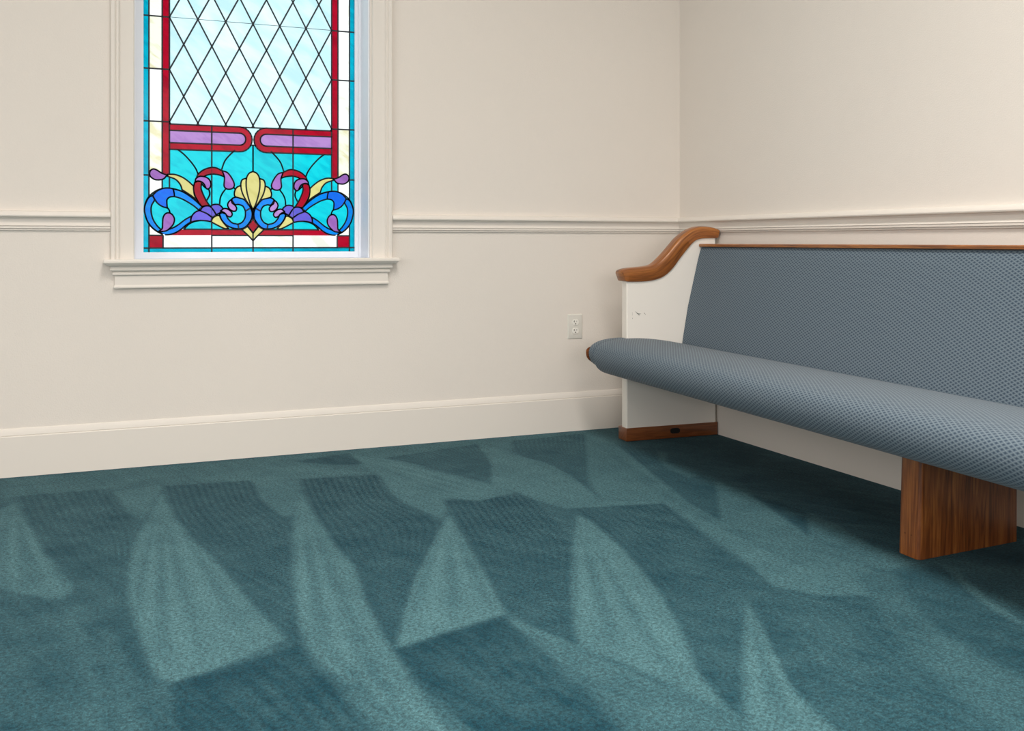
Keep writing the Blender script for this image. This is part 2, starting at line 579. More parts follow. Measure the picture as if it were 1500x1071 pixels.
# red bars with lilac centres, rounded towards the middle
def bar(c, x0, x1, z0, z1, r):
    pts = [(x0, z1), (x0, z0)]
    for k in range(13):
        a = -math.pi / 2 + math.pi * k / 12
        zz = (z1 + z0) / 2; hh = (z1 - z0) / 2
        pts.append((x1 - r + r * math.cos(a), zz + hh * math.sin(a)))
    pieces.append((c, pts))
    pieces.append((c, [(2 * MX - x, z) for x, z in pts][::-1]))


bar('red', xr, gx(369.3), zbar0, zbar1, 0.052)
zi1, zi0 = at_y(250, 190.9, GLASS_Y)[2], at_y(250, 209.0, GLASS_Y)[2]
bar('purple', xr, gx(360.0), zi0, zi1, 0.026)
for xx in (xg1, xg2):
    cames.append([(xx, zbar0), (xx, zbar1)])
# straw leaf
both('yellow', [(245, 404), (300, 405), (360, 427), (410, 462), (449, 498)], [(449, 498), (453, 560), (482, 616)],
     [(482, 616), (440, 580), (400, 552), (358, 525)], [(358, 525), (342, 482), (305, 443), (245, 420)])
# big blue scroll
both('cyan', [(510, 655), (460, 605), (400, 562), (350, 535), (290, 517), (230, 512), (170, 525), (115, 560), (80, 605),
              (63, 660), (66, 710), (85, 770), (120, 820), (165, 855), (210, 874), (260, 875), (310, 860), (360, 825), (425, 775)])
both('blue', [(126, 570), (97, 585), (74, 625), (62, 670), (68, 720), (88, 775), (122, 820), (168, 856)],
     [(168, 856), (192, 838)], [(192, 838), (160, 805), (130, 757), (115, 700), (118, 650), (143, 605)], [(143, 605), (126, 570)])
both('blue', [(180, 858), (215, 876), (260, 876), (305, 862), (345, 838), (385, 805), (425, 778)], [(425, 778), (427, 733)],
     [(427, 733), (380, 760), (330, 798), (290, 822), (250, 836), (215, 840)], [(215, 840), (180, 858)])
both('blue', [(286, 517), (350, 536), (400, 563), (460, 608), (514, 658)], [(514, 658), (488, 684)],
     [(488, 684), (450, 652), (400, 620), (350, 594), (298, 578)], [(298, 578), (294, 545), (286, 517)])
both('deep', [(126, 570), (160, 536), (205, 515), (250, 511), (286, 517)], [(286, 517), (294, 545), (298, 578)],
     [(298, 578), (262, 582), (240, 602), (238, 630), (242, 668)], [(242, 668), (200, 655), (160, 625), (126, 570)])
both('mauve', [(168, 856), (200, 830), (204, 790), (208, 745), (225, 715), (250, 706), (278, 718), (297, 752), (290, 792), (262, 826),
               (230, 848), (168, 856)])
cut((242, 666), (256, 684), (262, 706))
both('mauve', [(240, 410), (195, 393), (160, 370), (132, 362), (110, 374), (102, 398), (112, 424), (145, 445), (185, 447), (215, 437), (240, 410)])
# red crook with lilac tips
both('red', [(455, 470), (447, 510), (455, 560), (480, 612), (512, 657)], [(512, 657), (540, 652), (574, 652)],
     [(574, 652), (545, 607), (520, 555), (506, 510), (512, 464)], [(512, 464), (480, 458), (455, 470)])
both('red', [(482, 402), (520, 372), (570, 353), (620, 352), (672, 376)], [(672, 376), (690, 424)],
     [(690, 424), (650, 409), (600, 402), (555, 409), (525, 423)], [(525, 423), (495, 420), (470, 433)], [(470, 433), (482, 402)])
both('mauve', [(460, 462), (466, 438), (495, 420), (535, 423), (566, 440), (582, 470), (580, 500), (562, 519), (545, 512), (532, 484),
               (512, 464), (485, 456), (460, 462)])
both('mauve', [(672, 376), (712, 390), (745, 430), (767, 480), (758, 510), (728, 521), (700, 514), (686, 490), (690, 430), (672, 376)])
cut((325, 210), (375, 250), (430, 310), (465, 360), (482, 400))
cut((770, 216), (722, 262), (690, 305), (668, 366))
cut((566, 518), (574, 560), (553, 606))
cut((702, 516), (672, 555), (656, 595), (652, 640))
cut((512, 480), (530, 500), (545, 512))
cut((762, 505), (772, 520))
# periwinkle fans
both('lav', [(425, 778), (430, 742), (448, 712), (478, 692), (510, 690), (552, 712), (592, 742)], [(592, 742), (585, 776)],
     [(585, 776), (540, 768), (480, 767), (425, 778)])
both('lav', [(500, 690), (515, 665), (542, 652), (575, 655), (600, 680), (625, 722)], [(625, 722), (595, 742)], [(595, 742), (552, 712), (500, 690)])
both('lav', [(578, 655), (605, 641), (645, 642), (675, 668), (668, 692)], [(668, 692), (650, 708), (624, 720)], [(624, 720), (604, 685), (578, 655)])
both('yellow', [(585, 776), (600, 745), (630, 728), (655, 728)], [(655, 728), (680, 780), (722, 829)], [(722, 829), (690, 829), (640, 806), (585, 776)])
cut((372, 834), (410, 796), (450, 776), (500, 766))
# small ring
both('cyan', [(752, 592), (800, 586), (850, 606), (885, 650), (906, 700), (902, 752), (872, 800), (830, 828), (780, 833), (730, 815), (685, 785),
              (658, 745), (654, 712), (700, 690), (740, 640), (752, 592)])
both('blue', [(745, 602), (765, 586), (800, 586), (850, 606), (885, 650), (895, 668)], [(895, 668), (854, 692)],
     [(854, 692), (835, 655), (800, 640), (772, 640), (745, 602)])
both('blue', [(895, 668), (907, 705), (902, 752), (872, 800), (838, 826), (802, 833)], [(802, 833), (796, 796)],
     [(796, 796), (830, 778), (852, 740), (854, 692)], [(854, 692), (895, 668)])
both('blue', [(802, 833), (750, 824), (700, 798), (668, 760), (650, 715)], [(650, 715), (672, 706), (700, 715)],
     [(700, 715), (718, 752), (750, 784), (796, 796)], [(796, 796), (802, 833)])
both('purple', [(745, 600), (722, 622), (715, 648), (730, 676), (755, 692), (778, 690), (785, 668), (770, 645), (750, 628), (745, 600)])
both('purple', [(660, 690), (688, 672), (718, 678), (745, 700), (750, 722), (735, 738), (712, 730), (692, 708), (660, 690)])
# straw shell
both('yellow', [(912, 680), (880, 645), (845, 603), (800, 588), (772, 576), (768, 545), (785, 508), (820, 490)], [(820, 490), (850, 560), (912, 680)])
both('yellow', [(912, 680), (870, 625), (832, 555), (818, 490), (828, 448), (862, 434)], [(862, 434), (880, 560), (912, 680)])
q = smooth([g(*p) for p in [(914, 682), (892, 635), (870, 560), (860, 495), (863, 435), (882, 397), (914, 381)]], 5)
pieces.append(('yellow', q + [(2 * MX - x, z) for x, z in q[::-1]][1:-1]))
both('yellow', [(828, 838), (872, 813)], [(872, 813), (914, 866)], [(914, 866), (914, 925)], [(914, 925), (880, 888), (828, 838)])
q = [g(914, 752), g(895, 780), g(870, 806), g(914, 864)]
pieces.append(('red', q + [(2 * MX - q[i][0], q[i][1]) for i in (2, 1)]))
cames.append([g(914, 680), g(914, 752)])
cames.append([g(914, 182), g(914, 381)])

# planar partition of all pieces
V, Fc = [], []
def area2(p):
    return sum(a[0] * b[1] - b[0] * a[1] for a, b in zip(p, p[1:] + p[:1]))


pieces = [(c, list(p) if area2(list(p)) > 0 else list(p)[::-1]) for c, p in pieces]
for c, p in pieces:
    Fc.append(list(range(len(V), len(V) + len(p))))
    V += [Vector(t) for t in p]
ov, oe, of, _, _, orf = delaunay_2d_cdt(V, [], Fc, 1, 2e-5, True)
top = [max(s) if s else -1 for s in orf]
names = list(G)
me = bpy.data.meshes.new('stained_glass')
keep = [i for i, t in enumerate(top) if t >= 0]
me.from_pydata([(p[0], GLASS_Y, p[1]) for p in ov], [], [list(of[i]) for i in keep])
for k in names: me.materials.append(G[k])
me.polygons.foreach_set('material_index', [names.index(pieces[top[i]][0]) for i in keep])
att = me.attributes.new('piece', 'FLOAT', 'FACE')
rv = [random.random() * 10 for _ in pieces]
att.data.foreach_set('value', [rv[top[i]] for i in keep])
me.update()
wchild(link('stained_glass', me))
edge_owner = {}
for i in keep:
    f = of[i]
    for a, b in zip(f, f[1:] + f[:1]):
        edge_owner.setdefault((min(a, b), max(a, b)), set()).add(top[i])
segs = [(tuple(ov[a]), tuple(ov[b])) for (a, b), s in edge_owner.items() if len(s) == 2]
for cm in cames:
    segs += list(zip(cm, cm[1:]))
bm = bmesh.new()


def strip_seg(bm, a, b, w, y0, y1):
    d = np.array(b) - np.array(a)
    L = np.hypot(*d)
    if L < 1e-6: return
    d = d / L
    nrm = np.array([-d[1], d[0]])
    a = np.array(a) - d * w * 0.3; b = np.array(b) + d * w * 0.3
    ring = [(-w / 2, y1), (-w * 0.3, y0), (w * 0.3, y0), (w / 2, y1), (w * 0.3, 2 * GLASS_Y - y0), (-w * 0.3, 2 * GLASS_Y - y0)]
    r1 = [bm.verts.new((a[0] + nrm[0] * s, y, a[1] + nrm[1] * s)) for s, y in ring]
    r2 = [bm.verts.new((b[0] + nrm[0] * s, y, b[1] + nrm[1] * s)) for s, y in ring]
    for k in range(6):
        bm.faces.new((r1[k], r1[(k + 1) % 6], r2[(k + 1) % 6], r2[k]))
    bm.faces.new(r1[::-1]); bm.faces.new(r2)


for a, b in segs:
    strip_seg(bm, a, b, 0.0066, GLASS_Y - 0.002, GLASS_Y)
fix(bm)
me = bpy.data.meshes.new('lead_came'); bm.to_mesh(me); bm.free()
wchild(link('lead_came', me, M_LEAD))
# thin support wires tied across the panel
for nm, a, b in (('support_wire', (xr, zrow + 2 * HZ), (xr2, zrow + 2 * HZ)),
                 ('support_wire', (xg1, GZ0), (xg1, zbar0)), ('support_wire', (xg2, GZ0), (xg2, zbar0))):
    bm = bmesh.new()
    n = 8
    A, B = Vector((a[0], GLASS_Y - 0.0035, a[1])), Vector((b[0], GLASS_Y - 0.0035, b[1]))
    d = (B - A).normalized(); s = Vector((0, 1, 0)); t = d.cross(s)
    rr = [[bm.verts.new(P + (s * math.cos(2 * math.pi * i / n) + t * math.sin(2 * math.pi * i / n)) * 0.0012) for i in range(n)] for P in (A, B)]
    for i in range(n):
        bm.faces.new((rr[0][i], rr[0][(i + 1) % n], rr[1][(i + 1) % n], rr[1][i]))
    fix(bm)
    me = bpy.data.meshes.new(nm); bm.to_mesh(me); bm.free()
    wchild(link(nm, me, M_BAR))

# ------------------------------------------------------------------ carpet
DX = 0.0058
gxs = np.concatenate([np.linspace(RX0, -3.45, 12, endpoint=False), np.arange(-3.45, WALL_X, DX), [WALL_X]])
gys = np.concatenate([np.linspace(RY0, -3.35, 14, endpoint=False), np.arange(-3.35, WALL_Y, DX), [WALL_Y]])
# fine raster, with painted pew shade, for the nap
RX, RY = -3.45, -3.35
nx, ny = int((WALL_X - RX) / DX) + 1, int((WALL_Y - RY) / DX) + 1
XX, YY = np.meshgrid(RX + DX * np.arange(nx), RY + DX * np.arange(ny), indexing='ij')
tone = np.full((nx, ny), 0.34)
rng = np.random.default_rng(3)


def A_(pts): return [floor_xy(x / 2, 600 + y / 2) for x, y in pts]
def B_(pts): return [floor_xy(750 + x / 2, 600 + y / 2) for x, y in pts]


def blur(a, r):
    for ax in (0, 1):
        c = np.zeros_like(a)
        for k in range(-r, r + 1):
            c += np.roll(a, k, ax)
        a = c / (2 * r + 1)
    return a


def inside(poly):
    P = np.array(poly)
    m = np.zeros_like(XX, bool)
    x0, z0 = P[-1]
    for x1, z1 in P:
        c = ((z1 > YY) != (z0 > YY))
        with np.errstate(divide='ignore', invalid='ignore'):
            xi = (x0 - x1) * (YY - z1) / (z0 - z1) + x1
        m ^= c & (XX < xi)
        x0, z0 = x1, z1
    return m


def patch(t, poly, soft=1, alpha=1.0, sm=True):
    global tone
    m = inside(smooth(poly, 4, True) if sm == 2 else poly).astype(float)
    if soft: m = blur(blur(m, soft), soft)
    tone = tone * (1 - m * alpha) + t * m * alpha


def stroke(t, left, right, amp=0.10, pitch=0.024, fade=0.85, soft=1, alpha=1.0):
    """a vacuum pass: ridges run parallel to its two edges, strongest at its head"""
    global tone

    def resample(p, n):
        p = np.array(smooth(p, 6)); d = np.r_[0, np.cumsum(np.hypot(*np.diff(p, axis=0).T))]
        s = np.linspace(0, d[-1], n)
        return np.c_[np.interp(s, d, p[:, 0]), np.interp(s, d, p[:, 1])], d[-1]
    nu = 1000
    L, l1 = resample(left, nu); R_, l2 = resample(right, nu)
    w = np.hypot(*(R_[10] - L[10]))
    nv = 600
    v = np.linspace(0, 1, nv)
    pts = L[:, None, :] * (1 - v)[None, :, None] + R_[:, None, :] * v[None, :, None]
    cyc = max(2, w / pitch)
    ridge = np.sin(2 * np.pi * cyc * v + 0.6 * np.sin(9 * v))
    u = np.linspace(0, 1, nu)
    val = t + 1.5 * amp * ridge[None, :] * np.clip(1 - u / fade, 0.12, 1)[:, None]
    i = ((pts[..., 0] - RX) / DX + 0.5).astype(int).ravel()
    j = ((pts[..., 1] - RY) / DX + 0.5).astype(int).ravel()
    ok = (i >= 0) & (i < nx) & (j >= 0) & (j < ny)
    m = np.zeros_like(tone); tv = np.zeros_like(tone)
    m[i[ok], j[ok]] = 1
    tv[i[ok], j[ok]] = val.ravel()[ok]
    ms = blur(m, soft) if soft else m
    tvs = blur(tv * m, soft) / np.maximum(ms, 1e-3) if soft else tv
    tv = np.where(m > 0, tv, tvs)
    tone = tone * (1 - ms * alpha) + tv * ms * alpha


LIGHT, MID, DARK = 0.80, 0.5, 0.20
# strip of flattened pile along the back wall
patch(0.52, A_([(0, 205), (640, 155), (1500, 70), (1500, 130), (1100, 190), (870, 205), (480, 225), (50, 255), (0, 262)]), 2)
patch(0.55, B_([(0, 70), (300, 45), (320, 100), (215, 75), (0, 95)]), 2)
patch(0.66, A_([(560, 205), (700, 178), (880, 165), (1080, 185), (900, 200), (760, 212)]), 2)
patch(0.62, A_([(330, 240), (440, 225), (478, 225), (455, 270), (420, 330), (375, 300)]), 1)
patch(0.58, A_([(735, 208), (878, 205), (878, 245), (862, 310), (820, 315), (770, 270)]), 1)
patch(0.66, A_([(1110, 192), (1250, 240), (1310, 262), (1300, 320), (1240, 305), (1150, 250)]), 1)
# middle row of passes
stroke(DARK + 0.07, A_([(50, 255), (100, 360), (150, 430), (230, 540), (300, 640), (430, 800)]), A_([(320, 232), (375, 330), (395, 400), (378, 520), (400, 640), (450, 790)]), 0.07)
stroke(DARK + 0.03, A_([(478, 225), (520, 330), (620, 440), (720, 550), (835, 672)]), A_([(735, 208), (770, 275), (858, 345), (862, 500), (872, 690)]), 0.09)
stroke(DARK, A_([(878, 205), (920, 300), (980, 400), (1040, 470), (1100, 620), (1210, 790)]), A_([(1110, 192), (1160, 265), (1290, 335), (1215, 500), (1165, 700)]), 0.09)
stroke(DARK, A_([(1300, 268), (1350, 350), (1420, 480), (1480, 592), (1560, 640)]), B_([(45, 250), (130, 340), (180, 400), (178, 520), (190, 690)]), 0.08)
stroke(DARK + 0.02, B_([(165, 285), (240, 335), (330, 420), (430, 540), (500, 660), (560, 800), (650, 900)]),
       B_([(440, 272), (520, 340), (620, 420), (760, 515), (860, 700), (1100, 900), (1300, 1000)]), 0.05, 0.03)
# wide dark pass reaching the bottom right
patch(DARK + 0.06, B_([(440, 300), (620, 425), (760, 515), (1050, 545), (1100, 620), (1200, 740), (1330, 850), (1460, 960), (900, 960), (690, 555), (640, 900), (560, 800)]), 2)
# pale wedges
patch(0.66, A_([(45, 272), (80, 345), (140, 430), (215, 520), (190, 560), (60, 540), (-60, 500), (-60, 320)]), 1)
patch(LIGHT - 0.02, A_([(472, 243), (440, 310), (400, 380), (380, 450), (376, 530), (388, 610), (420, 700), (455, 785), (520, 800), (600, 772), (720, 722), (838, 672),
                  (780, 615), (720, 550), (640, 452), (560, 378), (505, 310)]), 1)
patch(LIGHT - 0.06, A_([(878, 243), (864, 300), (857, 400), (862, 520), (880, 640), (905, 700), (960, 760), (1060, 830), (1180, 900), (1320, 960), (1250, 860), (1200, 780), (1120, 660),
                  (1070, 560), (1035, 455), (980, 395), (920, 308)]), 1)
patch(LIGHT + 0.02, A_([(1315, 308), (1270, 390), (1215, 500), (1182, 610), (1165, 698), (1300, 652), (1482, 597), (1430, 500), (1370, 400)]), 1)
patch(LIGHT, B_([(192, 308), (180, 400), (175, 520), (183, 640), (200, 700), (330, 745), (450, 800), (660, 905), (610, 850), (545, 765),
                 (490, 640), (430, 535), (330, 415), (240, 335)]), 1)
patch(LIGHT - 0.04, B_([(690, 553), (682, 640), (678, 760), (675, 880), (700, 960), (975, 960), (880, 880), (800, 790), (740, 680)]), 1)
patch(0.5, B_([(640, 520), (690, 545), (700, 570), (685, 600), (660, 570)]), 1, 0.5)
# nearest row
patch(0.09, A_([(500, 802), (640, 762), (878, 688), (940, 760), (1050, 870), (1150, 980), (1150, 1400), (600, 1400), (520, 960)]), 1)
patch(0.56, A_([(878, 655), (960, 770), (1060, 830), (1220, 905), (1330, 980), (1160, 980), (1040, 860), (940, 760)]), 2, 0.8)
patch(0.10, A_([(1165, 706), (1300, 660), (1484, 603), (1520, 640), (1680, 780), (1760, 870), (1860, 960), (1860, 1400), (1430, 1400), (1400, 960), (1300, 860), (1220, 790)]), 1)
patch(0.50, B_([(0, 618), (200, 702), (450, 802), (640, 885), (760, 960), (340, 960), (260, 870), (170, 780), (80, 690)]), 2, 0.9)
patch(0.68, B_([(-10, 600), (90, 668), (200, 712), (330, 760), (450, 820), (440, 835), (300, 765), (160, 715), (0, 636)]), 1, 0.6)
patch(0.24, A_([(-60, 520), (120, 560), (260, 560), (310, 620), (420, 800), (520, 960), (-60, 960)]), 3, 0.7)
patch(0.16, A_([(300, 585), (370, 580), (400, 680), (455, 785), (380, 790), (330, 680)]), 2, 0.8)
patch(0.52, A_([(180, 585), (225, 590), (290, 800), (320, 960), (260, 960), (230, 780)]), 2, 0.6)
patch(0.52, A_([(300, 640), (330, 640), (400, 820), (440, 960), (370, 960)]), 2, 0.6)
# strokes near the wall, middle
patch(LIGHT - 0.08, A_([(1028, 132), (1150, 150), (1300, 186), (1420, 215), (1510, 243), (1400, 268), (1300, 258), (1190, 252), (1120, 200), (1060, 160)]), 1)
patch(0.18, A_([(860, 152), (1020, 128), (1062, 160), (980, 162)]), 1)
stroke(DARK + 0.05, A_([(1130, 142), (1200, 155), (1300, 180), (1420, 210), (1505, 236)]), A_([(1395, 102), (1430, 140), (1460, 170), (1480, 200), (1520, 236)]), 0.06)
patch(0.62, A_([(1400, 100), (1500, 130), (1640, 165), (1720, 205), (1760, 262), (1600, 245), (1500, 235), (1450, 170)]), 1)
stroke(DARK + 0.06, B_([(0, 92), (20, 130), (110, 160), (190, 205), (255, 258)]), B_([(215, 70), (217, 120), (216, 180), (225, 220), (256, 259)]), 0.06)
patch(LIGHT - 0.1, B_([(-60, 112), (0, 140), (80, 165), (180, 210), (258, 264), (440, 268), (440, 275), (160, 290), (60, 262), (0, 235), (-60, 240)]), 1)
patch(0.66, B_([(215, 70), (300, 98), (400, 180), (500, 258), (620, 330), (760, 400), (900, 450), (1030, 472), (1050, 545), (900, 545), (760, 515), (700, 455),
                (600, 385), (440, 270), (258, 262), (225, 200)]), 1)
stroke(DARK + 0.04, B_([(320, 110), (400, 180), (500, 262), (615, 328)]), B_([(440, 115), (480, 170), (590, 208), (612, 322)]), 0.05)
# under and beside the pew
patch(0.20, B_([(430, 90), (720, 90), (1150, 240), (1560, 400), (1560, 470), (1150, 430), (1050, 395), (860, 300), (700, 222), (600, 198), (460, 150)]), 3)  # mostly the pew's shadow, painted into the carpet tone
patch(0.55, B_([(425, 118), (455, 128), (452, 152), (500, 178), (552, 194), (520, 200), (450, 170), (430, 145)]), 1, 0.9)
patch(0.62, B_([(596, 206), (680, 240), (750, 280), (830, 330), (885, 372), (1010, 440), (1100, 500), (940, 462), (760, 402), (612, 322)]), 1)
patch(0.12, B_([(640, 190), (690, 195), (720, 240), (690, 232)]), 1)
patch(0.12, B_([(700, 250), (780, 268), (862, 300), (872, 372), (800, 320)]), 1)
patch(0.60, B_([(868, 300), (960, 342), (1050, 398), (1160, 440), (1180, 452), (1100, 475), (1010, 450), (930, 395), (872, 360)]), 1)
patch(0.46, B_([(1050, 545), (1000, 480), (1120, 470), (1160, 560), (1300, 680), (1500, 790), (1620, 860), (1620, 1040), (1460, 950), (1330, 850), (1200, 740), (1100, 620)]), 2)
patch(DARK + 0.02, B_([(1120, 468), (1270, 452), (1360, 545), (1480, 625), (1620, 700), (1620, 860), (1500, 785), (1300, 680), (1170, 570)]), 2)
patch(0.55, B_([(1265, 450), (1290, 462), (1380, 548), (1500, 622), (1500, 640), (1370, 560)]), 1, 0.9)


def line(t, pts, w=0.012, alpha=0.5):
    # one thin track left in the pile, fading towards its end
    global tone
    p = np.array(smooth(pts, 6)); n = 900
    d = np.r_[0, np.cumsum(np.hypot(*np.diff(p, axis=0).T))]
    sd_ = np.linspace(0, d[-1], n)
    q = np.c_[np.interp(sd_, d, p[:, 0]), np.interp(sd_, d, p[:, 1])]
    tg = np.gradient(q, axis=0); tg /= np.linalg.norm(tg, axis=1)[:, None] + 1e-9
    m = np.zeros_like(tone)
    k = max(1, int(w / DX * 1.5))
    for o_ in np.linspace(-w / 2, w / 2, k + 1):
        r_ = q + o_ * np.c_[-tg[:, 1], tg[:, 0]]
        i = ((r_[:, 0] - RX) / DX + 0.5).astype(int); j = ((r_[:, 1] - RY) / DX + 0.5).astype(int)
        ok = (i >= 0) & (i < nx) & (j >= 0) & (j < ny)
        m[i[ok], j[ok]] = (np.sin(np.pi * np.clip(sd_ / d[-1], 0.02, 1)) ** 0.5)[ok]
    m = blur(m, 1) * min(0.85, alpha * 2.0)
    tone = tone * (1 - m) + t * m


for F, apex, ends in ((A_, (472, 250), [(400, 620), (430, 690), (480, 780), (545, 780), (600, 765), (680, 730), (760, 700)]),
                      (A_, (880, 250), [(868, 560), (900, 660), (960, 740), (1040, 800), (1130, 840)]),
                      (A_, (1315, 312), [(1195, 640), (1250, 660), (1330, 640), (1400, 615), (1450, 600)]),
                      (A_, (45, 275), [(-20, 480), (40, 520), (110, 530), (170, 530)]),
                      (B_, (195, 312), [(190, 620), (230, 700), (310, 730), (400, 775), (500, 830), (580, 860)]),
                      (B_, (690, 560), [(690, 860), (730, 920), (800, 940), (870, 940)])):
    for kk, e in enumerate(ends):
        mid_ = ((apex[0] * 0.45 + e[0] * 0.55) - 8 + 4 * (kk % 3), apex[1] * 0.45 + e[1] * 0.55)
        st_ = (apex[0] * 0.85 + e[0] * 0.15, apex[1] * 0.85 + e[1] * 0.15)
        line((0.52, 0.98)[kk % 2], F([st_, mid_, e]), 0.012 + 0.006 * (kk % 3), 0.32)
for kk in range(7):
    line((0.5, 0.85)[kk % 2], A_([(1045 + 8 * kk, 140 + 3 * kk), (1200 + 10 * kk, 165 + 10 * kk), (1440 - 8 * kk, 228 + 5 * kk)]), 0.012, 0.35)
for kk in range(9):
    line((0.35, 0.75)[kk % 2], B_([(230 + 14 * kk, 90 + 12 * kk), (420 + 20 * kk, 215 + 14 * kk), (640 + 40 * kk, 360 + 18 * kk)]), 0.014, 0.25)
for kk in range(26):
    x_ = 560 + rng.random() * 560; y_ = 110 + (x_ - 560) * 0.30 + rng.random() * 120
    line((0.08, 0.42)[kk % 2], B_([(x_ - 90, y_ - 14), (x_, y_ - 4), (x_ + 120, y_ + 22 * rng.random())]), 0.015, 0.30)
line(0.75, A_([(960, 740), (1080, 815), (1230, 890), (1330, 960)]), 0.02, 0.5)
line(0.75, B_([(0, 618), (90, 660), (200, 700)]), 0.02, 0.5)
line(0.72, B_([(1270, 455), (1370, 545), (1490, 628)]), 0.02, 0.6)
line(0.7, B_([(205, 72), (300, 108), (400, 185), (500, 262)]), 0.018, 0.5)
for kk in range(8):
    line(0.34, A_([(620 + 60 * kk, 800 - 14 * kk), (700 + 60 * kk, 870 - 10 * kk), (820 + 60 * kk, 990)]), 0.012, 0.25)
    line(0.34, A_([(1280 + 50 * kk, 690 - 6 * kk), (1400 + 45 * kk, 800), (1560 + 40 * kk, 930)]), 0.012, 0.25)
    line(0.42, B_([(760 + 45 * kk, 560), (900 + 50 * kk, 720), (1080 + 60 * kk, 900)]), 0.014, 0.22)
# broad slow change in the lay of the pile, and streaks in the direction of the passes
nz = rng.normal(size=(nx, ny))
tone = tone + 0.6 * blur(blur(nz, 8), 8) + 0.16 * blur(blur(nz, 3), 2) + 0.05 * blur(nz, 1)
sx = rng.normal(size=(nx, ny))
for _ in range(2):
    a = np.zeros_like(sx)
    for k in range(-12, 13):
        a += np.roll(np.roll(sx, int(round(k * 0.35)), 0), -k, 1)
    sx = a / 25
sx = sx / sx.std()
tone = np.clip(tone + 0.035 * sx, 0, 1)

n1, n2 = len(gxs), len(gys)
co = np.zeros((n1, n2, 3)); co[..., 0] = gxs[:, None]; co[..., 1] = gys[None, :]
idx = np.arange(n1 * n2).reshape(n1, n2)
faces = np.stack([idx[:-1, :-1], idx[1:, :-1], idx[1:, 1:], idx[:-1, 1:]], -1).reshape(-1, 4)
me = bpy.data.meshes.new('floor')
me.vertices.add(n1 * n2); me.vertices.foreach_set('co', co.ravel())
me.loops.add(faces.size); me.loops.foreach_set('vertex_index', faces.ravel().astype(np.int32))
me.polygons.add(len(faces)); me.polygons.foreach_set('loop_start', np.arange(0, faces.size, 4, dtype=np.int32))
me.update(calc_edges=True)
gi = np.clip(np.rint((gxs - RX) / DX).astype(int), 0, nx - 1)
gj = np.clip(np.rint((gys - RY) / DX).astype(int), 0, ny - 1)
at = me.attributes.new('nap_shade', 'FLOAT', 'POINT')
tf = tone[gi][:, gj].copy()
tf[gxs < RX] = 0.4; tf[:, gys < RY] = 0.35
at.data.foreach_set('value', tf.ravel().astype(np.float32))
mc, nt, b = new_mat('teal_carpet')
aa = N(nt, 'ShaderNodeAttribute', attribute_name='nap_shade')
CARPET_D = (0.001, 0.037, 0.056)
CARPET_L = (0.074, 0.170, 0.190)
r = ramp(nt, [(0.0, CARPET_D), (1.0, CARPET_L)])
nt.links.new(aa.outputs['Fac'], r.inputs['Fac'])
tc = N(nt, 'ShaderNodeTexCoord')
no = N(nt, 'ShaderNodeTexNoise'); no.inputs['Scale'].default_value = 330; no.inputs['Detail'].default_value = 2
nt.links.new(tc.outputs['Object'], no.inputs['Vector'])
n4 = N(nt, 'ShaderNodeTexNoise'); n4.inputs['Scale'].default_value = 115; n4.inputs['Detail'].default_value = 3
nt.links.new(tc.outputs['Object'], n4.inputs['Vector'])
r2 = ramp(nt, [(0.34, (0.42, 0.42, 0.42)), (0.66, (1.5, 1.5, 1.5))])
nt.links.new(no.outputs['Fac'], r2.inputs['Fac'])
r4 = ramp(nt, [(0.36, (0.55, 0.55, 0.55)), (0.64, (1.4, 1.4, 1.4))])
nt.links.new(n4.outputs['Fac'], r4.inputs['Fac'])
mx = N(nt, 'ShaderNodeMixRGB', blend_type='MULTIPLY'); mx.inputs['Fac'].default_value = 0.75
nt.links.new(r.outputs['Color'], mx.inputs['Color1']); nt.links.new(r2.outputs['Color'], mx.inputs['Color2'])
mx2 = N(nt, 'ShaderNodeMixRGB', blend_type='MULTIPLY'); mx2.inputs['Fac'].default_value = 0.8
nt.links.new(mx.outputs['Color'], mx2.inputs['Color1']); nt.links.new(r4.outputs['Color'], mx2.inputs['Color2'])
nt.links.new(mx2.outputs['Color'], b.inputs['Base Color'])
b.inputs['Roughness'].default_value = 0.9
b.inputs['Specular IOR Level'].default_value = 0.2
b.inputs['Sheen Weight'].default_value = 0.05
b.inputs['Sheen Roughness'].default_value = 0.4
b.inputs['Sheen Tint'].default_value = (0.6, 0.85, 0.95, 1)
bp = N(nt, 'ShaderNodeBump'); bp.inputs['Strength'].default_value = 0.6; bp.inputs['Distance'].default_value = 0.004
nt.links.new(no.outputs['Fac'], bp.inputs['Height'])
nt.links.new(bp.outputs['Normal'], b.inputs['Normal'])
me.shade_smooth()
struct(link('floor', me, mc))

# ------------------------------------------------------------------ pew
TH_P = math.radians(2.6)
P0 = (-0.464, -0.320, 0.0)
pew = empty('church_pew', P0, -TH_P)
pew['label'] = 'long church pew with blue-grey cushions and white end panel along the right wall'
pew['category'] = 'pew'
LEN = 4.6          # runs on past the frame
PT = 0.050         # end panel thickness


def L3(w, k, z): return (-w, k, z)      # w = towards the room, k = along the pew


# armrest centre line (w, z)
ARM_TOP = [(0.030, 0.768), (-0.002, 0.779), (-0.085, 0.786), (-0.132, 0.794), (-0.165, 0.814), (-0.205, 0.850), (-0.242, 0.888), (-0.275, 0.921),
           (-0.322, 0.953), (-0.368, 0.969), (-0.413, 0.971), (-0.455, 0.965), (-0.484, 0.955)]
ARM_BOT = [(0.012, 0.722), (-0.010, 0.7195), (-0.085, 0.720), (-0.145, 0.728), (-0.190, 0.745), (-0.231, 0.778), (-0.272, 0.827), (-0.312, 0.871),
           (-0.343, 0.900), (-0.370, 0.912), (-0.401, 0.916), (-0.440, 0.9165), (-0.474, 0.9165)]


